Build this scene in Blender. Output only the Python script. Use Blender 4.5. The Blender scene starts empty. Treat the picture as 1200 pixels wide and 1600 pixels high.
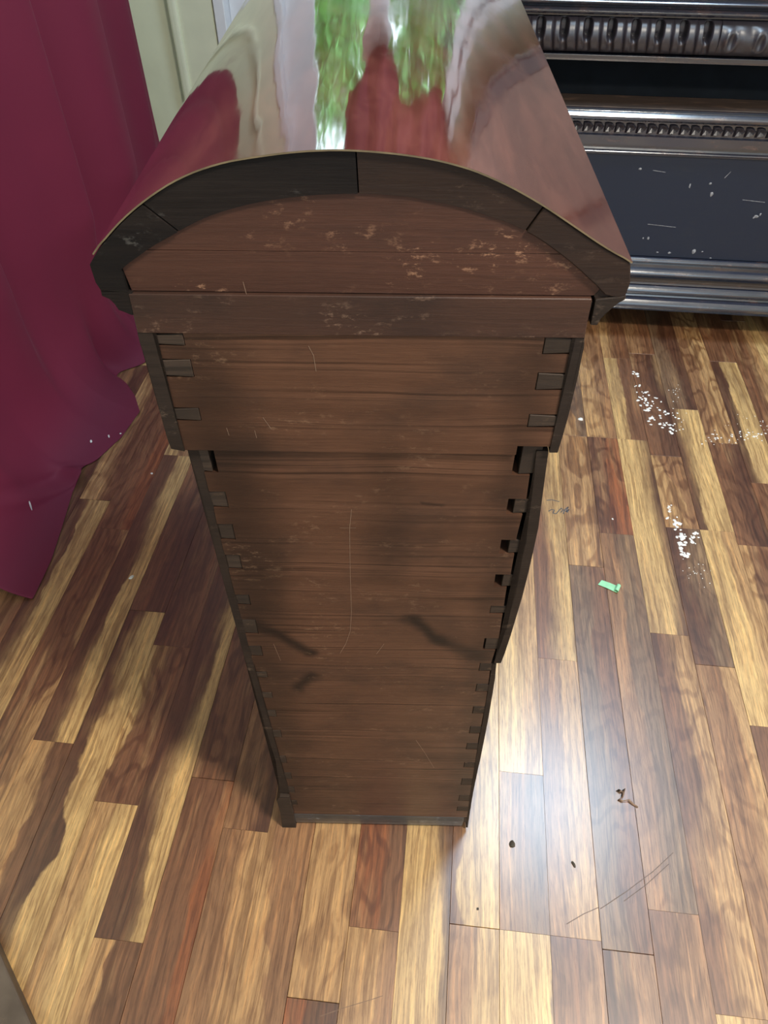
import bpy, bmesh, math, random
from mathutils import Vector
random.seed(11)
SC = bpy.context.scene; COL = SC.collection
R = math.radians
# ---------------------------------------------------------------- camera
F, CXP, CYP, H = 1140.0, 600.0, 800.0, 1.2
TH = math.atan(1219/1140.0); YAW = R(6)
cam = bpy.data.cameras.new('camera'); co = bpy.data.objects.new('camera', cam); COL.objects.link(co)
co.location = (0, 0, H); co.rotation_euler = (R(90)-TH, 0, YAW)
cam.sensor_fit = 'VERTICAL'; cam.sensor_height = 24; cam.lens = 24*F/1600; cam.clip_start = .01
SC.camera = co
# ---------------------------------------------------------------- world, lamps, exposure
W = bpy.data.worlds.new('world'); SC.world = W; W.use_nodes = True
wn = W.node_tree.nodes; bgn = wn['Background']
bgn.inputs[0].default_value = (.72, .86, 1, 1); bgn.inputs[1].default_value = 4.2
def area(name, loc, rot, sx, sy, power, col, shape='RECTANGLE'):
    l = bpy.data.lights.new(name, 'AREA'); l.shape = shape; l.size = sx; l.size_y = sy
    l.energy = power; l.color = col
    o = bpy.data.objects.new(name, l); COL.objects.link(o); o.location = loc; o.rotation_euler = rot
    return o
area('key_ceiling_light', (.80, -.10, 2.44), (0, 0, 0), .30, .30, 42, (1, .92, .80), 'DISK')
area('small_ceiling_light', (.62, 1.50, 2.44), (0, 0, 0), .60, .60, 27, (.60, .80, 1), 'DISK')
area('right_window_light', (2.56, -.2, 1.5), (0, R(90), 0), 1.3, 1.6, 10, (.72, .85, 1))
area('back_window_light', (.7, -1.66, 1.5), (R(-90), 0, R(180)), 2.4, 1.6, 18, (.52, .74, 1))
SC.view_settings.view_transform = 'Standard'; SC.view_settings.look = 'None'
SC.view_settings.gamma = 1; SC.view_settings.use_curve_mapping = False
SC.view_settings.exposure = 0.42
# ---------------------------------------------------------------- measuring helpers (real planes in the room)
def ray(px, py):
    u = (px-CXP)/F; v = (py-CYP)/F
    Y = math.cos(TH)-v*math.sin(TH); Z = -math.sin(TH)-v*math.cos(TH)
    c, s = math.cos(YAW), math.sin(YAW)
    return (u*c-Y*s, u*s+Y*c, Z)
def floorpt(px, py, z=0.0):
    r = ray(px, py); t = (z-H)/r[2]; return (r[0]*t, r[1]*t)
AR = R(4.8); P0 = floorpt(585, 1297)
def face(px, py):                       # point of the cabinet's end face, as (across, up)
    r = ray(px, py); nx, ny = -math.sin(AR), math.cos(AR)
    d = (P0[0]*nx+P0[1]*ny)/(r[0]*nx+r[1]*ny)
    x, y = r[0]*d-P0[0], r[1]*d-P0[1]
    return (x*math.cos(AR)+y*math.sin(AR), H+r[2]*d)
def lerp(tab, y):
    if y <= tab[0][0]: return tab[0][1]
    for (a, xa), (b, xb) in zip(tab, tab[1:]):
        if y <= b: return xa+(xb-xa)*(y-a)/(b-a) if b > a else xb
    return tab[-1][1]
# ---------------------------------------------------------------- object helpers
def empty(name, loc=(0, 0, 0), rz=0, label=None, cat=None, group=None, kind=None):
    o = bpy.data.objects.new(name, None); COL.objects.link(o); o.location = loc; o.rotation_euler = (0, 0, rz)
    o.empty_display_size = .05
    return tag(o, label, cat, group, kind)
def tag(o, label=None, cat=None, group=None, kind=None):
    if label: o['label'] = label
    if cat: o['category'] = cat
    if group: o['group'] = group
    if kind: o['kind'] = kind
    return o
def link(name, bm, mat, parent=None, smooth=False, loc=None, bev=0, seg=1):
    me = bpy.data.meshes.new(name)
    bmesh.ops.recalc_face_normals(bm, faces=bm.faces)
    bm.to_mesh(me); bm.free()
    if smooth:
        for p in me.polygons: p.use_smooth = True
    if mat: me.materials.append(mat)
    o = bpy.data.objects.new(name, me); COL.objects.link(o)
    if parent: o.parent = parent
    if loc: o.location = loc
    if bev:
        m = o.modifiers.new('bevel', 'BEVEL'); m.width = bev; m.segments = seg; m.limit_method = 'ANGLE'; m.angle_limit = R(35)
    return o
def box(bm, x0, x1, y0, y1, z0, z1):
    v = [bm.verts.new(p) for p in ((x0,y0,z0),(x1,y0,z0),(x1,y1,z0),(x0,y1,z0),(x0,y0,z1),(x1,y0,z1),(x1,y1,z1),(x0,y1,z1))]
    for f in ((0,3,2,1),(4,5,6,7),(0,1,5,4),(1,2,6,5),(2,3,7,6),(3,0,4,7)): bm.faces.new([v[i] for i in f])
def boxo(name, mat, parent, *a, bev=0, **k):
    bm = bmesh.new(); box(bm, *a); return link(name, bm, mat, parent, bev=bev, **k)
def prism(bm, pts, d0, d1):             # (across, up) outline pushed from depth d0 to d1
    n = len(pts)
    a = [bm.verts.new((p[0], d0, p[1])) for p in pts]; b = [bm.verts.new((p[0], d1, p[1])) for p in pts]
    bm.faces.new(a); bm.faces.new(b[::-1])
    for i in range(n):
        j = (i+1) % n; bm.faces.new((a[i], b[i], b[j], a[j]))
def prismo(name, mat, parent, pts, d0, d1, bev=0, smooth=False):
    bm = bmesh.new(); prism(bm, pts, d0, d1); bmesh.ops.triangulate(bm, faces=[f for f in bm.faces if len(f.verts) > 4])
    return link(name, bm, mat, parent, bev=bev, smooth=smooth)
def xprism(bm, prof, x0, x1):           # (y, z) outline pushed along x
    n = len(prof)
    a = [bm.verts.new((x0, p[0], p[1])) for p in prof]; b = [bm.verts.new((x1, p[0], p[1])) for p in prof]
    bm.faces.new(a); bm.faces.new(b[::-1])
    for i in range(n):
        j = (i+1) % n; bm.faces.new((a[i], b[i], b[j], a[j]))
# ---------------------------------------------------------------- materials
class NT:
    def __init__(s, name):
        s.m = bpy.data.materials.new(name); s.m.use_nodes = True; s.t = s.m.node_tree
        s.b = s.t.nodes['Principled BSDF']
    def n(s, typ, props=None, **ins):
        q = s.t.nodes.new(typ)
        for k, v in (props or {}).items(): setattr(q, k, v)
        for k, v in ins.items():
            key = int(k[1:]) if k[0] == '_' else k.replace('_', ' ')
            s.set(q, key, v)
        return q
    def set(s, q, key, v):
        if isinstance(v, bpy.types.NodeSocket): s.t.links.new(v, q.inputs[key])
        else:
            try: q.inputs[key].default_value = v
            except Exception: q.inputs[key].default_value = tuple(v)+(1,)
    def math(s, op, a, b=0.0, c=None, clamp=False):
        q = s.n('ShaderNodeMath', {'operation': op, 'use_clamp': clamp}, _0=a, _1=b)
        if c is not None: s.set(q, 2, c)
        return q.outputs[0]
    def obj(s): return s.n('ShaderNodeTexCoord').outputs['Object']
    def map(s, v, scale=(1,1,1), loc=(0,0,0)):
        return s.n('ShaderNodeMapping', None, Vector=v, Scale=scale, Location=loc).outputs[0]
    def noise(s, v, scale=1, detail=3, rough=.5, dist=0):
        return s.n('ShaderNodeTexNoise', None, Vector=v, Scale=scale, Detail=detail, Roughness=rough, Distortion=dist).outputs[0]
    def ramp(s, f, a, b, lo=0.0, hi=1.0):
        q = s.n('ShaderNodeMapRange', {'interpolation_type': 'SMOOTHSTEP'}, Value=f)
        q.inputs[1].default_value = a; q.inputs[2].default_value = b; q.inputs[3].default_value = lo; q.inputs[4].default_value = hi
        return q.outputs[0]
    def mix(s, f, a, b, blend='MIX'):
        q = s.n('ShaderNodeMix', {'data_type': 'RGBA', 'blend_type': blend})
        s.set(q, 0, f)
        for i, v in ((6, a), (7, b)):
            if isinstance(v, bpy.types.NodeSocket): s.t.links.new(v, q.inputs[i])
            else: q.inputs[i].default_value = tuple(v)[:3]+(1,)
        return q.outputs[2]
    def bump(s, h, strength=.3, dist=.002):
        return s.n('ShaderNodeBump', None, Strength=strength, Distance=dist, Height=h).outputs[0]
    def out(s, **k):
        for kk, v in k.items(): s.set(s.b, kk.replace('_', ' '), v)
        return s.m
def flat(name, col, rough=.6, nscale=40, var=.25, bump=.2, dist=.001, **k):
    t = NT(name); v = t.obj(); f = t.noise(v, nscale, 4)
    c = t.mix(t.ramp(f, .3, .7), [x*(1-var) for x in col], [min(1, x*(1+var)) for x in col])
    return t.out(Base_Color=c, Roughness=rough, Normal=t.bump(f, bump, dist), **k)
def seg_mask(t, sx, sz, p, q, w, soft=.5):
    """0..1 mask around the segment p-q given in (across, up) metres"""
    dx, dz = q[0]-p[0], q[1]-p[1]; L2 = dx*dx+dz*dz
    ax = t.math('SUBTRACT', sx, p[0]); az = t.math('SUBTRACT', sz, p[1])
    h = t.math('DIVIDE', t.math('ADD', t.math('MULTIPLY', ax, dx), t.math('MULTIPLY', az, dz)), L2, clamp=True)
    ex = t.math('SUBTRACT', ax, t.math('MULTIPLY', h, dx)); ez = t.math('SUBTRACT', az, t.math('MULTIPLY', h, dz))
    d = t.math('SQRT', t.math('ADD', t.math('MULTIPLY', ex, ex), t.math('MULTIPLY', ez, ez)))
    return t.ramp(d, w*soft, w, 1, 0)
def old_wood(name, ca, cb, dark, rough=.5, lines=.5, smoke=.6, knots=(), scuff=(.34, .20, .12), scuffamt=.5, off=0., stains=(), spec=.22, rb=1.):
    t = NT(name); v = t.obj()
    sep = t.n('ShaderNodeSeparateXYZ', None, Vector=v); sx, sz = sep.outputs[0], sep.outputs[2]
    warp = t.noise(t.map(v, (5, 5, 14), (off, 0, off)), 1, 2)
    zz = t.math('ADD', sz, t.math('MULTIPLY', warp, .014))
    comb = t.n('ShaderNodeCombineXYZ', None, X=t.math('MULTIPLY', sx, 1.2), Y=sep.outputs[1], Z=t.math('MULTIPLY', zz, 1.0)).outputs[0]
    late = t.noise(t.map(comb, (1.5, 2, 260), (off, 0, off)), 1, 3, .6)           # growth rings
    band = t.noise(t.map(comb, (2.0, 2, 38), (off*3, 0, 1)), 1, 2)
    fine = t.noise(t.map(v, (45, 45, 900)), 1, 3)
    c = t.mix(t.ramp(band, .3, .7), ca, cb)
    c = t.mix(t.math('MULTIPLY', t.ramp(late, .46, .62), t.math('MULTIPLY', t.ramp(band, .40, .62), lines)), c, dark)
    c = t.mix(t.math('MULTIPLY', t.ramp(fine, .35, .75), .25), c, dark)
    big = t.noise(t.map(v, (9, 9, 14), (off+4, 2, 1)), 1, 4, .6)
    c = t.mix(t.math('MULTIPLY', t.ramp(big, .42, .75), smoke), c, (.016, .012, .011))
    kw = t.noise(t.map(v, (16, 16, 22), (off, 7, 2)), 1, 3, .6)
    for (p, q, w, amt) in list(knots)+list(stains):
        m = seg_mask(t, t.math('ADD', sx, t.math('MULTIPLY', t.math('SUBTRACT', kw, .5), .04)), t.math('ADD', sz, t.math('MULTIPLY', t.math('SUBTRACT', warp, .5), .025)), p, q, w, 0)
        c = t.mix(t.math('MULTIPLY', m, amt), c, (.014, .008, .006))
    sc = t.noise(t.map(v, (75, 60, 150), (off, 0, 0)), 1, 5, .75)
    sp = t.noise(t.map(v, (14, 14, 22), (off+9, 0, 0)), 1, 2)
    m = t.math('MULTIPLY', t.ramp(sc, .54, .66), t.ramp(sp, .48, .66))
    c = t.mix(t.math('MULTIPLY', m, scuffamt), c, scuff)
    ro = t.math('ADD', t.math('MULTIPLY', big, .25), rough-.1)
    hb = t.math('ADD', t.math('MULTIPLY', late, .5), t.math('ADD', t.math('MULTIPLY', fine, .3), t.math('MULTIPLY', sc, .5)))
    return t.out(Base_Color=c, Roughness=ro, Normal=t.bump(hb, .35*rb, .0012), Specular_IOR_Level=spec)
KN = face
M = {}
M['panel'] = old_wood('old_pine', (.088, .039, .022), (.135, .062, .036), (.035, .015, .008), .42, .85, .45, scuffamt=.25,
    knots=((KN(400, 978), KN(480, 1022), .016, .95), (KN(640, 972), KN(690, 1008), .016, .95), (KN(690, 1008), KN(750, 1032), .020, .75),
           (KN(462, 1080), KN(485, 1062), .015, .9), (KN(660, 788), KN(690, 792), .004, .6)),
    stains=((KN(300, 560), KN(460, 1260), .055, .6), (KN(840, 560), KN(720, 1260), .03, .45), (KN(600, 720), KN(600, 900), .03, .35), (KN(380, 720), KN(420, 960), .05, .4)))
M['arch_panel'] = old_wood('old_red_pine', (.062, .026, .017), (.082, .034, .022), (.028, .013, .009), .5, .25, .45, off=3, scuff=(.42, .22, .13), scuffamt=.65)
M['rail'] = old_wood('old_brown_rail', (.050, .025, .018), (.068, .032, .022), (.022, .012, .009), .42, .2, .65, off=7, scuff=(.36, .22, .15), scuffamt=.4)
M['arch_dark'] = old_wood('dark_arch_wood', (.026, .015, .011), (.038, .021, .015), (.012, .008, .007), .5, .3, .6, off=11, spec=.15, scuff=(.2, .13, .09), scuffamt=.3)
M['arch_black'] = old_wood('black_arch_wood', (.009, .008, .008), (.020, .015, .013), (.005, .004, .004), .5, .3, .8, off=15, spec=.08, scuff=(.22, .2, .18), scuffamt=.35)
M['side'] = old_wood('dark_side_wood', (.024, .016, .012), (.036, .024, .018), (.010, .007, .006), .6, .3, .5, off=19, spec=.15, scuff=(.3, .2, .14), scuffamt=.25)
M['pin'] = old_wood('pin_end_grain', (.032, .021, .015), (.055, .036, .026), (.012, .009, .007), .6, .6, .3, off=23, scuffamt=.2)
M['grey'] = old_wood('worn_lit_grey_wood', (.062, .056, .052), (.09, .08, .075), (.03, .026, .024), .3, .3, .6, off=29, scuff=(.4, .42, .44), scuffamt=.4)  # grey includes the light caught by the rounded bottom edge
def veneer():
    t = NT('mahogany_veneer'); v = t.obj()
    w = t.noise(t.map(v, (9, 4, 9)), 1, 3, .6)
    d = t.n('ShaderNodeVectorMath', {'operation': 'MULTIPLY_ADD'}, _0=t.n('ShaderNodeCombineXYZ', None, X=w, Y=w, Z=w).outputs[0], _1=(.10, .10, .10), _2=v).outputs[0]
    a = t.noise(t.map(d, (38, 6, 38)), 1, 4, .6); b = t.noise(t.map(d, (10, 5, 10), (3, 1, 0)), 1, 3)
    f = t.noise(t.map(v, (300, 14, 300)), 1, 3)
    c = t.mix(t.ramp(a, .35, .65), (.075, .024, .017), (.15, .052, .036))
    c = t.mix(t.math('MULTIPLY', t.ramp(b, .45, .7), .7), c, (.07, .018, .014))
    c = t.mix(t.math('MULTIPLY', t.ramp(f, .5, .8), .4), c, (.06, .014, .01))
    lp = t.noise(t.map(v, (30, 3.0, 30), (5, 0, 0)), 1, 2); lq = t.noise(t.map(v, (70, 12, 70), (1, 0, 2)), 1, 2)
    n = t.bump(t.math('ADD', lp, t.math('MULTIPLY', lq, .15)), .14, .006)
    hz = t.noise(t.map(v, (16, 8, 16), (7, 0, 2)), 1, 5, .65)
    ro = t.math('ADD', t.math('MULTIPLY', t.ramp(hz, .45, .75), .10), .05)
    return t.out(Base_Color=c, Roughness=ro, Normal=n, IOR=1.6, Coat_Weight=1.0, Coat_Roughness=t.math('ADD', t.math('MULTIPLY', t.ramp(hz, .40, .75), .13), .04), Coat_IOR=1.95, Coat_Normal=n)
M['veneer'] = veneer()
M['edge'] = flat('pale_veneer_edge', (.15, .11, .06), .4, 60)
def floor_mat():
    t = NT('laminate_strip'); v = t.obj()
    rnd = t.n('ShaderNodeObjectInfo').outputs['Random']
    def at(nm): return t.n('ShaderNodeAttribute', {'attribute_type': 'OBJECT', 'attribute_name': nm})
    A, B, Pq = at('tone_a').outputs['Color'], at('tone_b').outputs['Color'], at('figure').outputs['Vector']
    pp = t.n('ShaderNodeSeparateXYZ', None, Vector=Pq); edge, wob, ring = pp.outputs
    sep = t.n('ShaderNodeSeparateXYZ', None, Vector=v); sx, sy = sep.outputs[0], sep.outputs[1]
    ro = t.math('MULTIPLY', rnd, 37.0)
    offv = t.n('ShaderNodeCombineXYZ', None, X=ro, Y=ro, Z=ro).outputs[0]
    vv = t.n('ShaderNodeVectorMath', {'operation': 'ADD'}, _0=v, _1=offv).outputs[0]
    lat = t.math('DIVIDE', sx, .0735)
    wn_ = t.noise(t.map(vv, (4, 4.5, 1)), 1, 3, .55); wf = t.noise(t.map(vv, (40, 26, 1)), 1, 3, .6)
    e = t.math('ADD', t.math('ADD', lat, t.math('MULTIPLY', t.math('SUBTRACT', wn_, .5), t.math('MULTIPLY', wob, 2.0))), t.math('MULTIPLY', t.math('SUBTRACT', wf, .5), .16))
    soft = t.noise(t.map(vv, (3, 3, 1), (9, 1, 0)), 1, 1)
    m1 = t.ramp(t.math('SUBTRACT', e, edge), -.03, .03); m2 = t.ramp(t.math('SUBTRACT', e, edge), -.30, .30)
    m = t.n('ShaderNodeMix', {'data_type': 'FLOAT'}, _0=t.ramp(soft, .35, .65), _2=m1, _3=m2).outputs[0]
    c = t.mix(m, A, B)
    tone = t.noise(t.map(vv, (26, 3.0, 1), (8, 3, 1)), 1, 3, .6)
    c = t.mix(t.math('MULTIPLY', t.ramp(tone, .42, .72), .55), c, (.19, .088, .042))
    c = t.mix(t.math('MULTIPLY', t.ramp(tone, .46, .26), .45), c, (.50, .31, .145))
    # cathedral figure and fine pores along the strip
    w2 = t.noise(t.map(vv, (7, 2.6, 1)), 1, 3, .55)
    rg = t.math('SINE', t.math('MULTIPLY', t.math('ADD', w2, t.math('MULTIPLY', lat, .05)), 80.0))
    rm = t.math('MULTIPLY', t.ramp(rg, .0, 1.0), ring)
    c = t.mix(t.math('MULTIPLY', rm, .85), c, (.48, .36, .29), 'MULTIPLY')
    wv = t.n('ShaderNodeVectorMath', {'operation': 'MULTIPLY_ADD'}, _0=t.n('ShaderNodeCombineXYZ', None, X=w2).outputs[0], _1=(.03, 0, 0), _2=vv).outputs[0]
    st = t.noise(t.map(wv, (160, 4.5, 1)), 1, 5, .68)
    c = t.mix(t.math('MULTIPLY', t.ramp(st, .49, .60), .75), c, (.55, .46, .38), 'MULTIPLY')
    c = t.mix(t.math('MULTIPLY', t.ramp(st, .48, .36), .6), c, (1.6, 1.5, 1.3), 'MULTIPLY')
    po = t.noise(t.map(wv, (460, 32, 1)), 1, 4, .7)
    c = t.mix(t.math('MULTIPLY', t.ramp(po, .50, .64), .75), c, (.58, .48, .40), 'MULTIPLY')
    c = t.mix(t.math('MULTIPLY', t.ramp(po, .46, .34), .5), c, (1.45, 1.4, 1.3), 'MULTIPLY')
    rr = t.math('ADD', t.math('MULTIPLY', po, .10), .42)
    return t.out(Base_Color=c, Roughness=rr, Normal=t.bump(po, .10, .0003), Coat_Weight=1.0, Coat_Roughness=.31, Coat_IOR=1.68)
M['floor'] = floor_mat()
def cloth():
    t = NT('burgundy_cloth'); v = t.obj()
    f = t.noise(t.map(v, (700, 700, 700)), 1, 2); g = t.noise(v, 4, 2)
    c = t.mix(g, (.132, .005, .029), (.165, .008, .037))
    return t.out(Base_Color=c, Roughness=.75, Sheen_Weight=.06, Sheen_Roughness=.4, Sheen_Tint=(.9, .35, .55), Normal=t.bump(f, .15, .0005))
M['cloth'] = cloth()
M['cream'] = flat('cream_paint', (.74, .76, .58), .45, 12, .03, .05)
M['wallp'] = flat('wall_paint', (.60, .59, .45), .6, 20, .04, .05)
M['white'] = flat('white_paint', (.78, .80, .84), .35, 20, .03, .05)
M['ceil'] = flat('ceiling_paint', (.75, .74, .70), .8, 20, .03, .05)
def ebony(name, ca, cb, rough, spec=.5):
    t = NT(name); v = t.obj()
    g = t.noise(t.map(v, (4, 120, 120)), 1, 4, .6); w = t.noise(t.map(v, (14, 60, 60), (2, 0, 0)), 1, 4, .7); s = t.noise(v, 70, 3, .7)
    c = t.mix(t.ramp(w, .52, .72), ca, cb)
    c = t.mix(t.math('MULTIPLY', t.ramp(s, .70, .78), .20), c, (.25, .22, .22))
    return t.out(Base_Color=c, Roughness=t.math('ADD', t.math('MULTIPLY', w, .25), rough-.1), Normal=t.bump(t.math('ADD', g, s), .15, .001), Specular_IOR_Level=spec, Coat_Weight=.8 if spec > .9 else .0, Coat_Roughness=.14, Coat_IOR=1.6)
M['ebony'] = ebony('ebonised_wood', (.016, .013, .016), (.060, .032, .024), .34, .7)
M['ebony_panel'] = ebony('ebonised_panel', (.005, .012, .032), (.009, .015, .032), .42, .6)
M['ebony_shiny'] = ebony('ebonised_moulding', (.024, .027, .044), (.085, .052, .050), .20, 1.0)
M['gadroon'] = ebony('carved_ebonised', (.030, .026, .034), (.075, .048, .042), .36, .8)
M['leafm'] = M['gadroon']
M['black'] = flat('recess_shade_black', (.004, .006, .009), .8, 30, .2, Specular_IOR_Level=.15)  # near black, the recess's shade put into the colour
M['ledge'] = ebony('worn_brown_ledge', (.05, .033, .025), (.11, .065, .045), .5)
M['upper'] = ebony('added_brown_panel', (.13, .085, .07), (.17, .11, .09), .4)  # brown for the added upper back, meant for the top's reflection
M['plaster'] = flat('white_plaster', (.85, .83, .78), .8, 90, .1)
M['tape'] = flat('green_tape', (.33, .72, .42), .5, 50, .08)
M['grit'] = flat('brown_grit', (.06, .045, .03), .8, 200, .4)
M['shave'] = flat('wood_shaving', (.22, .13, .08), .6, 200, .3)
M['pencil'] = flat('pencil_mark', (.10, .10, .11), .5, 200, .1)
M['scr'] = flat('pale_scratch', (.22, .135, .09), .5, 200, .2)
M['scrf'] = flat('floor_scratch', (.13, .08, .06), .5, 200, .2)
M['boardm'] = old_wood('weathered_board', (.12, .095, .075), (.18, .14, .11), (.05, .035, .028), .45, .7, .4, off=31)
M['leaf'] = flat('green_leaf', (.10, .30, .07), .5, 6, .7)
M['bark'] = flat('bark', (.08, .05, .035), .9, 30, .4)
M['grass'] = flat('grass', (.12, .22, .06), .9, 8, .4)
def glassm():
    t = NT('window_glass'); m = t.m; tr = t.n('ShaderNodeBsdfTransparent'); gl = t.n('ShaderNodeBsdfGlossy', None, Roughness=.02)
    mx = t.n('ShaderNodeMixShader', None, _0=t.math('MULTIPLY', t.n('ShaderNodeFresnel', None, IOR=1.45).outputs[0], 1.0), _1=tr.outputs[0], _2=gl.outputs[0])
    t.t.links.new(mx.outputs[0], t.t.nodes['Material Output'].inputs[0]); return m
M['glass'] = glassm()
# ---------------------------------------------------------------- room
def struct(o, kind='structure'): o['kind'] = kind; return o
XL, XR, YB, YF, ZC = -1.14, 2.6, -1.7, 2.62, 2.5
struct(boxo('wall_left', M['wallp'], None, XL-.1, XL, YB, YF, 0, ZC))
struct(boxo('wall_right', M['wallp'], None, XR, XR+.1, YB, YF, 0, ZC))
struct(boxo('wall_back', M['wallp'], None, XL-.1, XR+.1, YB-.1, YB, 0, ZC))
struct(boxo('ceiling', M['ceil'], None, XL-.1, XR+.1, YB-.1, YF+.1, ZC, ZC+.1))
OX0, OX1, OZ0, OZ1 = -.80, .30, .10, 2.15                # opening of the glazed door
bm = bmesh.new()
box(bm, XL-.1, OX0, YF, YF+.12, 0, ZC); box(bm, OX1, XR+.1, YF, YF+.12, 0, ZC)
box(bm, OX0, OX1, YF, YF+.12, OZ1, ZC); box(bm, OX0, OX1, YF, YF+.12, -.02, OZ0)
struct(link('wall_far', bm, M['cream']))
# casing beside the opening with its raised bead
c1 = struct(boxo('trim_1', M['cream'], None, -.925, OX0-.005, YF-.022, YF, 0, 2.25, bev=.003))
bm = bmesh.new(); box(bm, -.945, -.915, YF-.036, YF, 0, 2.25); struct(link('trim_2', bm, M['cream'], bev=.01, seg=3))
struct(boxo('trim_3', M['cream'], None, XL, -.945, YF-.010, YF, 0, .12, bev=.003))
# glazed door in the opening
wd = empty('window_1', (0, 0, 0), kind='structure')
boxo('jamb', M['white'], wd, OX0, OX0+.035, YF-.03, YF+.12, OZ0, OZ1, bev=.003)
boxo('jamb', M['white'], wd, OX1-.035, OX1, YF-.03, YF+.12, OZ0, OZ1, bev=.003)
boxo('head', M['white'], wd, OX0+.035, OX1-.035, YF-.03, YF+.12, OZ1-.04, OZ1, bev=.003)
for x0, x1 in ((OX0+.035, -.25), (-.25, OX1-.035)):
    boxo('stile', M['white'], wd, x0, x0+(.15 if x0 < -.5 else .06), YF+.02, YF+.06, OZ0, OZ1-.04, bev=.004)
    boxo('stile', M['white'], wd, x1-.06, x1, YF+.02, YF+.06, OZ0, OZ1-.04, bev=.004)
    boxo('rail', M['white'], wd, x0+.06, x1-.06, YF+.02, YF+.06, OZ0, OZ0+.18, bev=.004)
    boxo('rail', M['white'], wd, x0+.06, x1-.06, YF+.02, YF+.06, OZ1-.12, OZ1-.04, bev=.004)
    boxo('pane', M['glass'], wd, x0+.06, x1-.06, YF+.037, YF+.041, OZ0+.18, OZ1-.12)
# ---------------------------------------------------------------- floor of laminate strips
fl = empty('floor', kind='structure')
SW, X00 = .0735, -.008
sub = boxo('underlay', M['grit'], fl, XL-.1, XR+.1, YB-.1, YF+.1, -.02, -.0075)
LT, TN, MD, BR, DK, RD, GY = (.62,.40,.165), (.47,.27,.115), (.31,.155,.068), (.19,.080,.036), (.100,.037,.018), (.26,.080,.026), (.20,.115,.062)
# strip number: pieces from the near end up, (y0, y1, tone left, tone right, edge, wobble, figure)
S = {
 -12: [(.05,.9,MD,BR,.5,.5,.3),(.9,1.6,MD,DK,.5,.6,.3)],
 -11: [(.2,1.085,DK,LT,.42,.6,.25),(1.085,1.6,TN,BR,.5,.7,.6)],
 -10: [(.28,1.003,BR,TN,.7,1.1,.6),(1.003,1.45,BR,RD,.6,.4,.5)],
 -9: [(.0,.512,TN,BR,.45,.8,.4),(.512,1.25,DK,LT,.62,.5,.2),(1.25,1.9,LT,MD,.5,.7,.7)],
 -8: [(-.1,.797,DK,LT,.50,.75,.25),(.797,1.3,BR,DK,.4,.8,.4)],
 -7: [(-.2,.42,TN,LT,.4,.5,.3),(.42,.722,LT,BR,.35,1.0,.8),(.722,1.4,DK,BR,.5,.7,.5)],
 -6: [(-.2,.228,TN,BR,.55,.8,.3),(.228,.95,DK,LT,.62,.55,.15),(.95,1.6,MD,DK,.4,.7,.3)],
 -5: [(-.2,.476,BR,RD,.75,.35,.2),(.476,1.2,BR,BR,.3,.5,.9)],
 -4: [(-.2,.40,MD,TN,.5,1.2,.3),(.40,1.2,MD,DK,.45,.6,.4)],
 -3: [(-.3,.6,TN,MD,.45,1.3,.35)],
 -2: [(-.2,.185,RD,DK,.5,.9,.3),(.185,.75,TN,TN,.5,.4,.55)],
 -1: [(-.3,.281,TN,MD,.5,.6,.3),(.281,.8,RD,BR,.5,.7,.9)],
 0: [(-.3,.7,LT,DK,.78,.35,.05),(.7,1.3,TN,BR,.5,.5,.4)],
 1: [(-.3,.30,MD,LT,.5,.8,.3),(.30,1.1,BR,LT,.3,.6,.15)],
 2: [(-.3,.30,LT,GY,.95,.3,.05),(.30,.54,MD,GY,.5,.6,.2),(.54,1.264,LT,TN,.5,.4,.15)],
 3: [(-.3,.30,BR,MD,.5,.8,.4),(.30,.77,MD,TN,.45,.5,.3),(.77,1.38,BR,LT,.55,.5,.1),(1.38,2.0,TN,LT,.6,.3,.2)],
 4: [(-.3,.29,DK,MD,.5,.8,.3),(.29,1.006,GY,BR,.5,.5,.5),(1.006,1.425,TN,MD,.85,.3,.9),(1.425,2.1,TN,GY,.5,.6,.8)],
 5: [(-.3,.35,BR,MD,.5,.8,.6),(.35,1.104,MD,GY,.45,.6,.4),(1.104,1.425,BR,RD,.5,.6,.95),(1.425,2.1,TN,MD,.5,.7,.7)],
 6: [(-.2,.227,LT,TN,.5,.5,.3),(.227,.85,BR,TN,.45,.9,.6),(.85,1.425,LT,DK,.78,.35,.05),(1.425,1.77,LT,BR,.5,.3,.1),(1.77,2.2,TN,BR,.4,.5,.4)],
 7: [(-.2,.787,MD,TN,.65,.6,.5),(.787,1.136,DK,GY,.5,.7,.5),(1.136,1.373,TN,MD,.5,1.2,.8),(1.373,1.80,BR,DK,.5,.9,.5),(1.80,2.3,MD,BR,.5,.6,.4)],
 8: [(-.2,.67,BR,MD,.5,.4,.3),(.67,1.136,LT,TN,.7,.3,.1),(1.136,1.56,DK,LT,.25,.3,.1),(1.56,2.2,GY,DK,.5,.8,.4)],
 9: [(-.2,.67,GY,DK,.5,.5,.3),(.67,1.10,TN,BR,.3,.6,.7),(1.10,1.435,BR,DK,.5,.9,.6),(1.435,2.1,MD,TN,.4,.6,.9)],
 10: [(.2,.9,DK,RD,.5,.6,.5),(.9,1.30,BR,MD,.5,.6,.5),(1.30,1.785,DK,LT,.30,.3,.05),(1.785,2.3,BR,BR,.5,.5,.3)],
 11: [(.6,1.3,MD,DK,.5,.5,.4),(1.3,2.0,BR,TN,.6,.6,.5),(2.0,2.4,DK,MD,.5,.5,.3)],
 12: [(.8,1.7,LT,TN,.5,.4,.1),(1.7,2.3,LT,MD,.5,.5,.3)],
}
tones = [(LT,TN),(TN,MD),(BR,DK),(DK,LT),(MD,LT),(BR,RD),(TN,BR),(GY,MD)]
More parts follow.
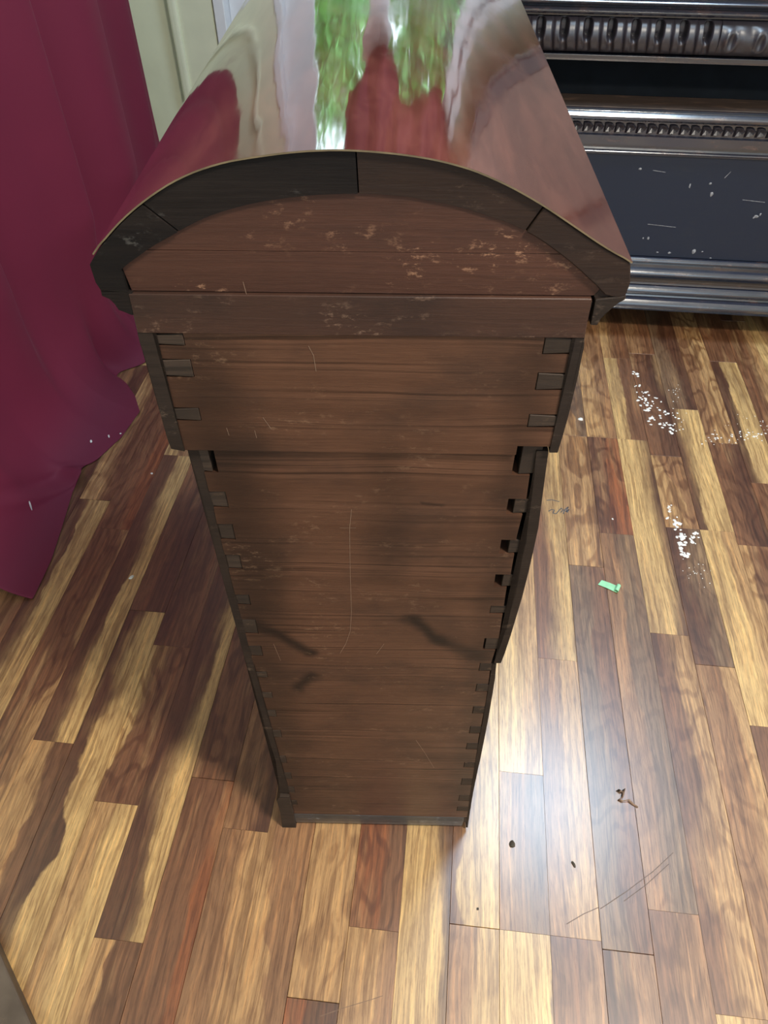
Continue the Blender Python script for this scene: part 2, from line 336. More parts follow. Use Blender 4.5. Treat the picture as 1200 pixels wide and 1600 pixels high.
def strip(k, y0, y1, a, b, e, w, r):
    g = .0003 if k % 3 == 1 else .00012
    wd_ = SW; ln = y1-y0
    seam = .0007 if k % 3 == 1 else .0002      # real joints every third strip, printed strips between
    bm = bmesh.new(); c = .0004 if k % 3 == 1 else .00012
    x0, x1 = g+0, wd_-g
    vs = []
    for (ix, iz) in ((0, -.007), (0, -seam), (c, 0)):
        vs.append([bm.verts.new(p) for p in ((x0+ix, g+ix, iz), (x1-ix, g+ix, iz), (x1-ix, ln-g-ix, iz), (x0+ix, ln-g-ix, iz))])
    for L0, L1 in zip(vs, vs[1:]):
        for i in range(4):
            j = (i+1) % 4; bm.faces.new((L0[i], L0[j], L1[j], L1[i]))
    bm.faces.new(vs[-1])
    o = link('floor_strip', bm, M['floor'], fl, loc=(X00+SW*k, y0, 0))
    o['tone_a'] = [float(q) for q in a]; o['tone_b'] = [float(q) for q in b]; o['figure'] = [float(e), float(w), float(r)]
    return o
rr = random.Random(5); nst = 0
farbm = bmesh.new()
for k in range(-15, 35):
    vis = -13 <= k <= 13
    ps = list(S.get(k, []))
    lo = ps[0][0] if ps else (0.0 if vis else YB); hi = ps[-1][1] if ps else lo
    if vis:
        y = lo
        while y > -.25:
            l = rr.uniform(.35, .75); t = rr.choice(tones); strip(k, max(y-l, -.25), y, t[0], t[1], rr.uniform(.3, .7), rr.uniform(.3, .9), rr.uniform(.1, .8)); y -= l; nst += 1
        for p in ps: strip(k, *p); nst += 1
        y = hi
        while y < YF:
            l = rr.uniform(.35, .75); t = rr.choice(tones); strip(k, y, min(y+l, YF), t[0], t[1], rr.uniform(.3, .7), rr.uniform(.3, .9), rr.uniform(.1, .8)); y += l; nst += 1
        y0s = [(YB, -.25)]
    else: y0s = [(YB, YF)]
    for a, b in y0s:
        if X00+SW*(k+1) < XR+.05 and X00+SW*k > XL-.1:
            y = a
            while y < b:
                l = rr.uniform(.4, 1.); box(farbm, X00+SW*k+.0004, X00+SW*(k+1)-.0004, y+.0004, min(y+l, b)-.0004, -.007, 0); y += l
fo = link('floor_strip', farbm, M['floor'], fl); fo['kind'] = 'stuff'
fo['tone_a'] = [.27,.15,.08]; fo['tone_b'] = [.42,.26,.13]; fo['figure'] = [.5, .5, .3]
# ---------------------------------------------------------------- the upended cabinet
cb = empty('antique_cabinet', (P0[0], P0[1], 0), AR, 'old dovetailed mahogany cabinet with a bowed glossy red top, standing alone on the floor', 'cabinet')
DEP = .80; TB = .018
outer_px = [(145,395),(180,350),(215,318),(260,286),(300,266),(350,250),(400,242),(460,234),(520,231),(560,232),(620,237),(680,246),(740,262),(800,289),(850,318),(900,352),(940,380),(988,408)]
inner_px = [(190,420),(235,385),(290,355),(330,335),(400,316),(480,305),(560,302),(640,308),(720,324),(800,350),(840,370),(900,415),(945,460)]
OUT = [face(*p) for p in outer_px]; INN = [face(*p) for p in inner_px]
def curve(pts, n):                       # smooth resample of a traced curve by x
    out = []
    for i in range(n+1):
        x = pts[0][0]+(pts[-1][0]-pts[0][0])*i/n
        num = den = 0
        for q in range(-6, 7):
            xx = min(max(x+q*.003, pts[0][0]), pts[-1][0]); w = math.exp(-(q/3.)**2)
            num += w*lerp(pts, xx); den += w
        out.append((x, num/den))
    out[0] = pts[0]; out[-1] = pts[-1]
    return out
OC = curve(OUT, 60); IC = curve(INN, 48)
def sub_curve(c, a, b):
    return [(a, lerp(c, a))]+[p for p in c if a < p[0] < b]+[(b, lerp(c, b))]
VT = .0022
# veneer skin
bm = bmesh.new()
def off(c, d):
    o = []
    for i, p in enumerate(c):
        a = c[max(i-1, 0)]; b = c[min(i+1, len(c)-1)]
        tx, tz = b[0]-a[0], b[1]-a[1]; L = math.hypot(tx, tz); o.append((p[0]+tz/L*d, p[1]-tx/L*d))
    return o
O2 = off(OC, VT)
NY = 40
grid = [[bm.verts.new((p[0], -.0015+(DEP+.003)*j/NY, p[1])) for p in OC] for j in range(NY+1)]
for j in range(NY):
    for i in range(len(OC)-1): bm.faces.new((grid[j][i], grid[j][i+1], grid[j+1][i+1], grid[j+1][i]))
link('veneered_top', bm, M['veneer'], cb, smooth=True)['label'] = 'glossy figured red mahogany bowed top'
bm = bmesh.new()                         # the thin pale edge of the veneer
n = len(OC); a = [bm.verts.new((p[0], -.0016, p[1])) for p in OC]; b = [bm.verts.new((p[0], -.0016, p[1])) for p in off(OC, .0010)]
c = [bm.verts.new((p[0], .004, p[1])) for p in off(OC, .0010)]
for i in range(n-1): bm.faces.new((a[i], a[i+1], b[i+1], b[i])); bm.faces.new((b[i], b[i+1], c[i+1], c[i]))
link('veneer_edge', bm, M['edge'], cb)
# curved blocks of the arch
O3 = off(OC, .0017)
def arch_block(ua_o, ub_o, ua_i, ub_i, mat, extra_l=None, extra_r=None, d0=0.0):
    o = sub_curve(O3, ua_o, ub_o); i_ = sub_curve(IC, ua_i, ub_i)
    pts = o+(extra_r or [])+i_[::-1]+(extra_l or [])
    return prismo('arch_block', mat, cb, pts, d0, DEP, bev=.0006)
j1o, j1i = face(222, 313)[0], face(278, 358)[0]
j2o, j2i = face(556, 232)[0], face(560, 302)[0]
j3o, j3i = face(850, 318)[0], face(822, 358)[0]
G = .0004
def fp(*l): return [face(*p) for p in l]
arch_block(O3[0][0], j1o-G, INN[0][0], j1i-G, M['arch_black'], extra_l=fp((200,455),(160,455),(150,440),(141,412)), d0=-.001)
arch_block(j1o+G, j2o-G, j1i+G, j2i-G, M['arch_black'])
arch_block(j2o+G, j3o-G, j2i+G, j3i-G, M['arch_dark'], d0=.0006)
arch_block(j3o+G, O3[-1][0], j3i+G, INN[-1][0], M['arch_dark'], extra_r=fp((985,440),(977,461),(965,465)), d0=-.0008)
# arch panel: two boards, then the rail
zs1 = face(600, 396)[1]; zs2 = face(600, 461)[1]+.0; zr = face(600, 524)[1]
lo_l, lo_r = face(200, 458), face(925, 466)
# board above the faint seam
def clipc(zmin):
    return [p for p in IC if p[1] > zmin]
up = clipc(zs1)
def xat(z, side):
    pts = IC if side < 0 else IC[::-1]
    for p, q in zip(pts, pts[1:]):
        if p[1] <= z <= q[1]: return p[0]+(q[0]-p[0])*(z-p[1])/(q[1]-p[1])
    return pts[0][0]
prismo('arch_board', M['arch_panel'], cb, [(xat(zs1, -1), zs1+.0002)]+up+[(xat(zs1, 1), zs1+.0002)], .0015, TB, bev=.0004)
lo = [p for p in IC if zs2 < p[1] < zs1]; lol = [p for p in lo if p[0] < 0]; lor = [p for p in lo if p[0] > 0]
prismo('arch_board', M['arch_panel'], cb, [(-.149, zs2+.0003)]+lol+[(xat(zs1, -1), zs1-.0002), (xat(zs1, 1), zs1-.0002)]+lor+[(.149, zs2+.0003)], .0015, TB, bev=.0004)
prismo('rail', M['rail'], cb, [(-.1510, zs2-.0004), (.1495, zs2-.0004), (.1505, zr+.0003), (-.1522, zr+.0003)], -.0015, TB+.01, bev=.0006)
prismo('corner_block', M['arch_dark'], cb, fp((928,464),(944,447),(968,466),(955,470),(931,470)), .001, .05, bev=.0004)
# ogee mouldings under both eaves
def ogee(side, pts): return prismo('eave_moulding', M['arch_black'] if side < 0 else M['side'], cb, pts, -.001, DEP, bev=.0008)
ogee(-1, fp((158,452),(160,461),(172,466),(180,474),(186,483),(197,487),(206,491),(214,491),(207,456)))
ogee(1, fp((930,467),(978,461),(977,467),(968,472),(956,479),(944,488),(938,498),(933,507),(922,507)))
# pins: (y top, y bottom, inner x) in the photo's pixels at the end face
PL = [(521,540,288),(561,589,301),(637,657,313),(704,743,336),(773,798,354),(824,848,365),(872,894,376),(934,950,390),(973,995,401),(1014,1030,409),
      (1055,1064,417),(1087,1096,425),(1115,1125,431),(1146,1157,439),(1186,1197,447),(1212,1222,455),(1234,1243,460),(1255,1262,464)]
PR = [(526,553,849),(582,609,838),(647,667,825),(697,747,804),(784,808,793),(848,870,782),(902,922,773),(951,964,766),(1002,1020,756),
      (1041,1054,749),(1074,1086,744),(1109,1120,739),(1140,1151,734),(1166,1176,729),(1196,1204,725),(1221,1231,721),(1247,1256,717),(1265,1272,714),(1282,1289,712)]
HOLE = {3: 815, 4: 804, 5: 796, 6: 786, 8: 759}
# where the panel's tails end on each side
LL = [(518,240),(538,244),(597,262),(667,279),(703,289),(708.5,308),(735,316),(775,326),(794,332),(829,339),(874,351),(935,367),(977,378),(1045,396),(1100,412),(1180,434),(1262,455),(1297,464)]
RL = [(520,897),(553,893),(609,880),(667,867),(706,858),(708,836),(744,829),(791,822),(808,817),(843,808),(871,804),(904,798),(923,792),(1003,780),(1040,768),(1100,760),(1160,748),(1240,738),(1297,729)]
def to_z(l): return sorted((face(x, y)[1], face(x, y)[0]) for y, x in l)
LLz, RLz = to_z(LL), to_z(RL)
def pinz(p, ctr):
    y0, y1, x = p; a = face(x, y0); b = face(x, y1); return (b[1], a[1], (a[0]+b[0])/2)
PLz = [pinz(p, -1) for p in PL]; PRz = [pinz(p, 1) for p in PR]
def side_x(z, pins, line):
    """where the panel ends at height z: at the line, or at a pin's inner end (pins flare inwards)"""
    for (a, b, u) in pins:
        if a <= z <= b: return u
    return lerp(line, z)
def panel(y0, y1, mat, d0):
    za, zb = face(600, y1)[1]+.0003, face(600, y0)[1]-.0003
    cuts = sorted({za, zb} | {q for a, b, _ in PLz+PRz for q in (a, b) if za < q < zb} | {q for q, _ in LLz+RLz if za < q < zb})
    bm = bmesh.new(); e = 1e-6
    for a, b in zip(cuts, cuts[1:]):
        m = (a+b)/2
        def ends(pins, line):
            for (p, q, u) in pins:
                if p <= m <= q: return u, u
            return lerp(line, a+e), lerp(line, b-e)
        la, lb = ends(PLz, LLz); ra, rb = ends(PRz, RLz)
        prism(bm, [(la, a), (ra, a), (rb, b), (lb, b)], d0, TB+d0)
    return link('end_board', bm, mat, cb)
panel(524, 708, M['panel'], .0)
panel(708, 963, M['panel'], .0035)
panel(963, 1046, M['panel'], .0039)
panel(1046, 1279, M['panel'], .0046)
# worn rounded bottom edge, the light it catches painted as lighter grey
bm = bmesh.new(); za = face(600, 1279)[1]-.0003
prof = [(.0040, za), (.0030, za*.75), (.0036, za*.5), (.0058, za*.22), (.010, 0), (.022, 0), (.022, za)]
xprism(bm, prof, -.135, .1395)
link('bottom_edge', bm, M['grey'], cb, bev=.0005)['label'] = 'worn rounded bottom edge, its caught light painted in grey'
# side boards with their pins
def side_board(outer, inner, d0, mat, dep=DEP):
    o = fp(*outer); i_ = fp(*inner)
    return prismo('side_board', mat, cb, o+i_[::-1], d0, dep, bev=.0007)
def x_on(line, y): return lerp(line, y)
Ul = side_board([(212,491),(214,510),(216,522),(220,538),(223,545),(230,568),(238,598),(246,625),(254,655),(263,688),(268,700)],
                [(238,491),(239,520),(244,538),(262,597),(279,667),(289,704)], -.001, M['side'])
Ml = side_board([(290,704),(297,724),(306,752),(316,790),(327,830),(337,870),(349,915),(358,950),(370,992),(379,1025),(389,1055),(400,1095),(412,1135),(421,1165),(430,1192),(434,1220),(437,1243)],
                [(307,704),(316,735),(326,775),(332,794),(339,829),(351,874),(367,935),(378,977),(396,1045),(407,1085),(418,1120),(429,1160),(438,1195),(446,1220),(452,1243)], .004, M['side'])
Bl = side_board([(437,1246),(432,1252),(438,1272),(441,1296)], [(452,1246),(457,1266),(463,1296)], .001, M['pin'])
Ur = side_board([(925,470),(917,500),(913,528),(912,542),(908,560),(903,585),(896,615),(888,648),(879,680),(871,706)],
                [(905,470),(899,528),(893,553),(880,609),(867,667),(858,706)], -.001, M['side'])
Mr = side_board([(858,709),(853,745),(847,790),(842,828),(834,865),(826,900),(817,935),(808,965),(799,995),(789,1025),(783,1040)],
                [(839,709),(836,745),(831,790),(828,808),(823,850),(818,871),(811,910),(806,935),(800,955),(792,985),(786,1003),(772,1040)], .003, M['side'])
Lr = side_board([(776,1042),(774,1065),(769,1095),(763,1130),(757,1160),(751,1190),(745,1215),(740,1240),(735,1270),(731,1297)],
                [(770,1042),(766,1065),(761,1095),(755,1130),(749,1160),(744,1190),(740,1215),(736,1240),(732,1270),(728,1297)], .004, M['side'])
Lr2 = None
for i, (a, b, u) in enumerate(PLz):
    ou = lerp(LLz, (a+b)/2)-.002; z0, z1 = a+.0004, b-.0004; t = .0012
    if i == 3: u -= .0045
    d = -.0005 if i < 3 else .0042
    pr = Ul if i < 3 else (Ml if i < 15 else Bl)
    prismo('dovetail_pin', M['pin'], pr, [(ou, z0+t), (u-.0005, z0), (u-.0005, z1), (ou, z1-t)], d, TB, bev=.0004)
for i, (a, b, u) in enumerate(PRz):
    ou = lerp(RLz, (a+b)/2)+(.0065 if 3 <= i < 9 else .002); z0, z1 = a+.0004, b-.0004; t = .0012
    uu = u+.0005
    if i in HOLE: uu = face(HOLE[i], (PR[i][0]+PR[i][1])/2)[0]
    d = -.0005 if i < 3 else .0045
    pr = Ur if i < 3 else (Mr if i < 9 else Lr)
    prismo('dovetail_pin', M['pin'], pr, [(ou, z0+t), (uu, z0), (uu, z1), (ou, z1-t)], d, TB+.004, bev=.0004)
# light scratches scored into the end boards
def stroke(bm, pts, w, d):
    for p, q in zip(pts, pts[1:]):
        dx, dz = q[0]-p[0], q[1]-p[1]; L = math.hypot(dx, dz) or 1; nx, nz = -dz/L*w/2, dx/L*w/2
        bm.faces.new([bm.verts.new(v) for v in ((p[0]+nx, d, p[1]+nz), (q[0]+nx, d, q[1]+nz), (q[0]-nx, d, q[1]-nz), (p[0]-nx, d, p[1]-nz))])
bm = bmesh.new()
for pl in [[(482,540),(490,555),(494,580)],[(549,800),(546,830),(547,900),(549,960),(547,990),(540,1010),(531,1025)],[(530,829),(556,829)],
           [(427,1010),(432,1022),(438,1036)],[(380,440),(388,470)],[(390,490),(398,520)],[(650,1160),(664,1180),(678,1203)],[(600,1010),(588,1026)],
           [(1,1),(1,1)],[(354,668),(358,680)],[(398,672),(401,684)],[(411,652),(424,670)]]:
    if pl[0][0] > 5: stroke(bm, fp(*pl), .0004, -.0003 if pl[0][1] < 700 else .0031)
o = link('scratches', bm, M['scr'], cb); o['kind'] = 'stuff'; o['label'] = 'pale scratches on the end boards'
# carcass behind: back board and bottom
boxo('back_board', M['side'], cb, -.134, .138, DEP-.02, DEP-.004, .002, .95)
# ---------------------------------------------------------------- the dark carved chest
CY = 1.98; CX0, CX1 = -.28, 1.75
ch = empty('carved_chest', (.6, CY, 0), 0, 'long black carved wooden chest with gadrooned top moulding beyond the cabinet', 'chest')
def mould(name, prof, mat, x0=CX0, x1=CX1, smooth=False, bev=.001):
    bm = bmesh.new(); xprism(bm, [(-p, z) for p, z in prof], x0-.6, x1-.6)
    bmesh.ops.triangulate(bm, faces=[f for f in bm.faces if len(f.verts) > 4])
    return link(name, bm, mat, ch, bev=bev, seg=2)
def roll(p0, z0, z1, bulge, n=7):        # rounded member between two heights
    return [(p0+bulge*math.sin(math.pi*i/n), z0+(z1-z0)*i/n) for i in range(n+1)]
D = -.50
for x in (CX0+.02, CX1-.14):
    for y in (.03, .36): boxo('foot', M['ebony'], ch, x-.6, x-.48, y, y+.1, -.0505, .052, bev=.004)
mould('base_moulding', [(-.1,.050),(.030,.050)]+roll(.026,.052,.080,.008)+[(.012,.084)]+roll(.010,.088,.116,.010)+[(-.1,.118)], M['ebony_shiny'])
mould('base_hollow', [(-.1,.118),(.006,.118),(-.004,.124),(-.006,.136),(-.1,.136)], M['ledge'])
mould('base_moulding', [(-.1,.136),(.002,.136)]+roll(-.002,.137,.158,.007)+[(-.010,.162),(-.010,.170)]+roll(-.012,.172,.188,.006)+[(-.1,.190)], M['ebony_shiny'])
mould('front_panel', [(-.10,.19),(-.020,.19),(-.020,.463),(-.10,.463)], M['ebony_panel'])
mould('waist_moulding', [(-.1,.463),(-.014,.463)]+roll(-.014,.464,.474,.005)+[(-.016,.478),(-.016,.485),(-.006,.488),(-.004,.510),(-.010,.513),(-.010,.543),(-.1,.543)], M['ebony_shiny'])
mould('waist_cap', [(-.1,.543),(.0,.543)]+roll(.000,.545,.568,.010)+[(.004,.574),(-.1,.574)], M['ebony_shiny'])
mould('ledge', [(-.10,.5742),(.0,.5742),(.0,.577),(-.10,.577)], M['ledge'])
mould('recess_back', [(-.10,.577),(-.085,.577),(-.085,.674),(-.10,.674)], M['black'])
mould('fillet', [(-.1,.674),(.002,.674),(.004,.679),(.004,.687),(-.1,.689)], M['ebony_shiny'])
mould('core', [(-.1,.689),(-.012,.689),(-.012,.764),(-.1,.764)], M['ebony'])
mould('cornice', [(-.1,.764),(.006,.764)]+roll(.006,.766,.782,.010)+[(.012,.786)]+roll(.018,.788,.800,.008)+[(.02,.803),(-.1,.803)], M['ebony_shiny'])
mould('top_board', [(D,.803),(.022,.803),(.024,.810),(.022,.818),(D,.818)], M['ebony'])
bx = [('side_panel', CX0+.004, CX0+.03), ('side_panel', CX1-.03, CX1-.004)]
for nme, a, b in bx: boxo(nme, M['ebony'], ch, a-.6, b-.6, .1, .5, .05, .803)
boxo('back_panel', M['ebony'], ch, CX0+.03-.6, CX1-.03-.6, .48, .498, .05, .803)
boxo('added_upper_back', M['upper'], ch, .38-.6, CX1-.6, .38, .42, .818, 1.95, bev=.004)  # unseen upper back, stiles and cornice, added so the glossy top reflects brown
for a in (.38, .86, 1.28, 1.70): boxo('added_upper_stile', M['ebony'], ch, a-.6, a+.05-.6, .355, .38, .818, 1.95, bev=.004)
boxo('added_upper_cornice', M['ebony'], ch, .35-.6, CX1+.03-.6, .32, .43, 1.95, 2.02, bev=.006)
# gadroons: lobes with a scooped flute, one mesh shared
def gadroon_mesh(mirror):
    bm = bmesh.new(); NX, NA = 30, 20; Pw = .0530; Rr_ = .036
    g = []
    for i in range(NX+1):
        row = []
        for j in range(NA+1):
            s = i/NX; a = -1.45+2.9*j/NA            # a: -bottom .. +top
            v = j/NA
            skew = .010*max(0, .55-v)**1.3*2.2
            r = Rr_
            e = min(s, 1-s); r -= .006*math.exp(-(e/.045)**2)
            cx = .46; fx = (s-cx)/.19; fv = (v-.66)/.24
            q = fx*fx+fv**4
            if q < 1: r -= .034*min(1, (1-q)*1.6)**.8
            fv2 = (v-.30)/.25; fx2 = (s-cx)/.16; q2 = fx2*fx2+fv2*fv2
            if q2 < 1: r -= .009*(1-q2)**.6
            rim = abs(math.sqrt(fx2*fx2+((v-.42)/.08)**2)-1)
            if v < .5 and rim < .3: r += .0014
            x = s*Pw+skew
            if mirror: x = Pw-x
            row.append(bm.verts.new((x, -r*math.cos(a), .7265+.0365*math.sin(a)/math.sin(1.45)*1.0)))
        g.append(row)
    for i in range(NX):
        for j in range(NA): bm.faces.new((g[i][j], g[i+1][j], g[i+1][j+1], g[i][j+1]))
    me = bpy.data.meshes.new('gadroon'); bm.normal_update(); bm.to_mesh(me); bm.free()
    for p in me.polygons: p.use_smooth = True
    me.materials.append(M['gadroon']); return me
gm, gr = gadroon_mesh(False), gadroon_mesh(True)
def inst(name, me, parent, loc):
    o = bpy.data.objects.new(name, me); COL.objects.link(o); o.parent = parent; o.location = loc; return o
x = .180-.053*8
while x < .54: inst('gadroon', gm, ch, (x-.6, .012, 0)); x += .053
LX = x
x2 = LX+.115
while x2 < CX1-.05: inst('gadroon', gr, ch, (x2-.6, .012, 0)); x2 += .053
# acanthus wrap where the lobes change direction
bm = bmesh.new(); NX, NA = 30, 18; g = []
for i in range(NX+1):
    row = []
    for j in range(NA+1):
        s = i/NX; v = j/NA; a = -1.45+2.9*v
        r = .036
        d1 = abs(math.sin((s*3.2+.9*(v-.5))*math.pi)); r += .004*d1-.002
        for cx, sg in ((.22, 1), (.78, -1)):
            q = math.hypot((s-cx)/.10, (v-.48)/.20)
            r += .006*math.exp(-((q-1)/.28)**2)-.007*math.exp(-(q/.7)**2)
        row.append(bm.verts.new((s*.115, -r*math.cos(a), .7265+.0365*math.sin(a)/math.sin(1.45))))
    g.append(row)
for i in range(NX):
    for j in range(NA): bm.faces.new((g[i][j], g[i+1][j], g[i+1][j+1], g[i][j+1]))
link('acanthus_wrap', bm, M['gadroon'], ch, smooth=True, loc=(LX-.6, .012, 0))['label'] = 'carved leaf wrap between the gadroons'
# row of small carved leaves on the waist
bm = bmesh.new(); LP = .0262; n = 8
def leafrow():
    pts = [(0,.0),(.0,.9),(.35,1.0),(.75,.86),(1.02,.55),(.86,.25),(.45,.02)]
    rim = [bm.verts.new((LP*(px*.98), -.0005, .5155+.0255*pz)) for px, pz in pts]
    mid = [bm.verts.new((LP*(.45+(px-.45)*.7), -.0075, .5155+.0255*(.52+(pz-.52)*.72))) for px, pz in pts]
    cen = bm.verts.new((LP*.42, -.0010, .5155+.0255*.52))
    for i in range(len(pts)):
        j = (i+1) % len(pts); bm.faces.new((rim[i], rim[j], mid[j], mid[i])); bm.faces.new((mid[i], mid[j], cen))
leafrow(); me = bpy.data.meshes.new('carved_leaf'); bmesh.ops.recalc_face_normals(bm, faces=bm.faces); bm.to_mesh(me); bm.free(); me.materials.append(M['gadroon'])
x = CX0+.02
while x < CX1-.03: inst('carved_leaf', me, ch, (x-.6, .010, 0)); x += LP
# chipped white spots on the front
bm = bmesh.new()
rc = random.Random(3)
def fleck(bm, x, y, z, rx, rz, n=7):
    c = bm.verts.new((x, y-.0012, z)); vs = []
    for i in range(n):
        a = 2*math.pi*i/n; k = rc.uniform(.6, 1.1); vs.append(bm.verts.new((x+rx*k*math.cos(a), y, z+rz*k*math.sin(a))))
    for i in range(n): bm.faces.new((c, vs[i], vs[(i+1) % n]))
def plane_y(px, py, Y):
    r = ray(px, py); t = Y/r[1]; return (r[0]*t, H+r[2]*t)
for px, py, rx, rz in [(1110,287,4,4),(1112,303,4,7),(1182,338,6,4),(1188,335,3,4),(1084,393,5,7),(1097,393,3,2),(1027,394,4,2),(1046,395,4,3),(1000,264,4,3),(1078,290,2,8),(1013,372,3,6),(1005,372,2,3),(1110,403,4,2),(1178,340,3,3)]:
    q = plane_y(px, py, CY+.02); fleck(bm, q[0]-.6, .0195, q[1], rx*.0011, rz*.0011)
for a, b in (((1012,350),(1056,355)), ((1160,312),(1195,316)), ((1020,266),(1040,269)), ((1132,278),(1142,268))):
    p, q = plane_y(*a, CY+.02), plane_y(*b, CY+.02); stroke(bm, [(p[0]-.6, p[1]), (q[0]-.6, q[1])], .0014, .0193)
o = link('chips', bm, flat('chipped_gesso', (.28, .28, .30), .6, 200, .3), ch); o['kind'] = 'stuff'; o['label'] = 'pale chips and scratches'
# the chest's true size and standing place
CS = 1.90/1.98; done = set()
for o in ch.children:
    if o.data.name not in done:
        done.add(o.data.name)
        for v in o.data.vertices: v.co = v.co*CS
    o.location = o.location*CS
ch.location = (.6*CS, 1.90, H*(1-CS))
# ---------------------------------------------------------------- burgundy curtain
HEM = [(.62,-.84),(.805,-.800),(.90,-.806),(1.0,-.822),(1.10,-.838),(1.165,-.842),(1.20,-.825),(1.30,-.790),(1.40,-.780),(1.46,-.815),(1.54,-.880),(1.60,-.845),(1.70,-.800),(1.80,-.83),(1.95,-.87),(2.35,-.92)]
def curtain():
    bm = bmesh.new(); NYc, NZ = 420, 110
    ys = [.80+(2.36-.80)*i/NYc for i in range(NYc+1)]
    zs = [2.3*(j/NZ)**2.0 for j in range(NZ+1)]
    folds = [(1.02,.03,.030),(1.30,.03,.035),(1.63,.035,.085),(1.94,.035,.095),(2.24,.03,.030)]
    def wall(y, z):
        k = min(1, z/.45+.12); x = -.965
        for c, w, a in folds:
            d = (y-c)/w
            x += a*k*(math.exp(-(d/4.2)**2) if d < 0 else math.exp(-d*d))
        return x+.006*math.sin(y*31+z*1.1)*k
    g = []
    for y in ys:
        row = []; hx = lerp(HEM, y)
        for j, z in enumerate(zs):
            t = math.exp(-(z/.10)**1.25)
            # the foot of the cloth sweeps out over the floor
            x = wall(y, z)*(1-t)+hx*t
            zz = z*(1-.75*math.exp(-(z/.09)**1.5))+.002
            x += .012*math.exp(-((z-.10)/.08)**2)*math.sin((y-.8)*9+.5)
            # creases: a lifted tuck at the hem and two soft diagonals
            cr = math.exp(-((y-1.15)/.025)**2)*math.exp(-((z-.0)/.05)**2); zz += .022*cr
            cr = math.exp(-((y-(1.15-1.6*(z)))/.022)**2)*math.exp(-(z/.12)**2); x += .012*cr-.010*math.exp(-((y-(1.19-1.6*z))/.02)**2)*math.exp(-(z/.12)**2)
            cr = math.exp(-((y-1.56)/.03)**2)*math.exp(-((z-.06)/.10)**2); x -= .035*cr
            row.append(bm.verts.new((x, y, zz)))
        g.append(row)
    for i in range(NYc):
        for j in range(NZ): bm.faces.new((g[i][j], g[i+1][j], g[i+1][j+1], g[i][j+1]))
    return bm
cu = empty('curtain', (-.95, 1.55, 0), 0, 'burgundy cloth curtain hanging in folds at the left with its hem trailing on the floor', 'curtain')
o = CLOTH = link('cloth', curtain(), M['cloth'], cu, smooth=True); o.location = (.95, -1.55, 0)
m = o.modifiers.new('s', 'SOLIDIFY'); m.thickness = .0016; m.offset = -1
bm = bmesh.new(); bmesh.ops.create_cone(bm, cap_ends=True, segments=16, radius1=.012, radius2=.012, depth=1.75)
bmesh.ops.rotate(bm, verts=bm.verts, matrix=__import__('mathutils').Matrix.Rotation(R(90), 3, 'X'))
bmesh.ops.translate(bm, verts=bm.verts, vec=(-.955+.95, 1.58-1.55, 2.31)); link('rod', bm, M['ebony'], cu)
for y in (.78, 2.38):
    boxo('rod_bracket', M['ebony'], cu, XL+.95, -.0, y-.01-1.55, y+.01-1.55, 2.295, 2.325)
va = empty('valance', (-.03, YF-.07, 2.2), 0, 'burgundy cloth valance over the glazed door, seen as a reflection in the glossy top', 'valance')
bm = bmesh.new(); g = []
for i in range(81):
    x = -.40+.78*i/80; row = []
    hem = 1.60+.07*math.cos((x+.03)*2*math.pi/.36)
    for j in range(9): row.append(bm.verts.new((x+.03, .018*math.sin(x*46+j*.15)*(.3+.7*j/8), (2.26-(2.26-hem)*j/8)-2.2)))
    g.append(row)
for i in range(80):
    for j in range(8): bm.faces.new((g[i][j], g[i+1][j], g[i+1][j+1], g[i][j+1]))
o = link('cloth', bm, M['cloth'], va, smooth=True); m = o.modifiers.new('s', 'SOLIDIFY'); m.thickness = .002
boxo('pelmet_board', M['ebony'], va, -.39, .39, -.02, .069, .05, .075, bev=.003)
# ---------------------------------------------------------------- things lying about
def solid_poly(name, pts, z, th, mat, label, cat, group=None, dome=.0):
    cx = sum(p[0] for p in pts)/len(pts); cy = sum(p[1] for p in pts)/len(pts)
    bm = bmesh.new(); n = len(pts)
    a = [bm.verts.new((p[0]-cx, p[1]-cy, 0)) for p in pts]; b = [bm.verts.new(((p[0]-cx)*.85, (p[1]-cy)*.85, th)) for p in pts]
    c = bm.verts.new((0, 0, th+dome)); bm.faces.new(a)
    for i in range(n):
        j = (i+1) % n; bm.faces.new((a[i], a[j], b[j], b[i])); bm.faces.new((b[i], b[j], c))
    return tag(link(name, bm, mat, None, loc=(cx, cy, z)), label, cat, group)
def blob(px, py, r, seed, n=8, asp=1.0, ang=0):
    c = floorpt(px, py); q = random.Random(seed); out = []
    for i in range(n):
        a = 2*math.pi*i/n; k = q.uniform(.65, 1.15); x, y = r*k*math.cos(a), r*asp*k*math.sin(a)
        out.append((c[0]+x*math.cos(ang)-y*math.sin(ang), c[1]+x*math.sin(ang)+y*math.cos(ang)))
    return out
solid_poly('paint_chip', blob(907, 655, .0080, 1, asp=.7), 0, .0015, M['plaster'], 'small white paint chip on the floor close to the cabinet at right', 'debris', dome=.001)
solid_poly('paint_chip', blob(205, 902, .0058, 2, asp=.8, ang=.8), 0, .0015, M['plaster'], 'white paint chip on the floor between the curtain hem and the cabinet', 'debris', dome=.001)
solid_poly('paint_chip', blob(237, 740, .0034, 3), 0, .0012, M['plaster'], 'tiny white speck on the floor beside the step in the cabinet', 'debris', dome=.001)
solid_poly('paint_chip', blob(957, 811, .0028, 31), 0, .0012, M['plaster'], 'tiny white speck on a red-brown strip above the green tape', 'debris', dome=.001)
solid_poly('dirt_crumb', blob(800, 1318, .0062, 4, n=9), 0, .003, M['grit'], 'dark dirt crumb on the glare near the cabinet foot', 'debris', dome=.003)
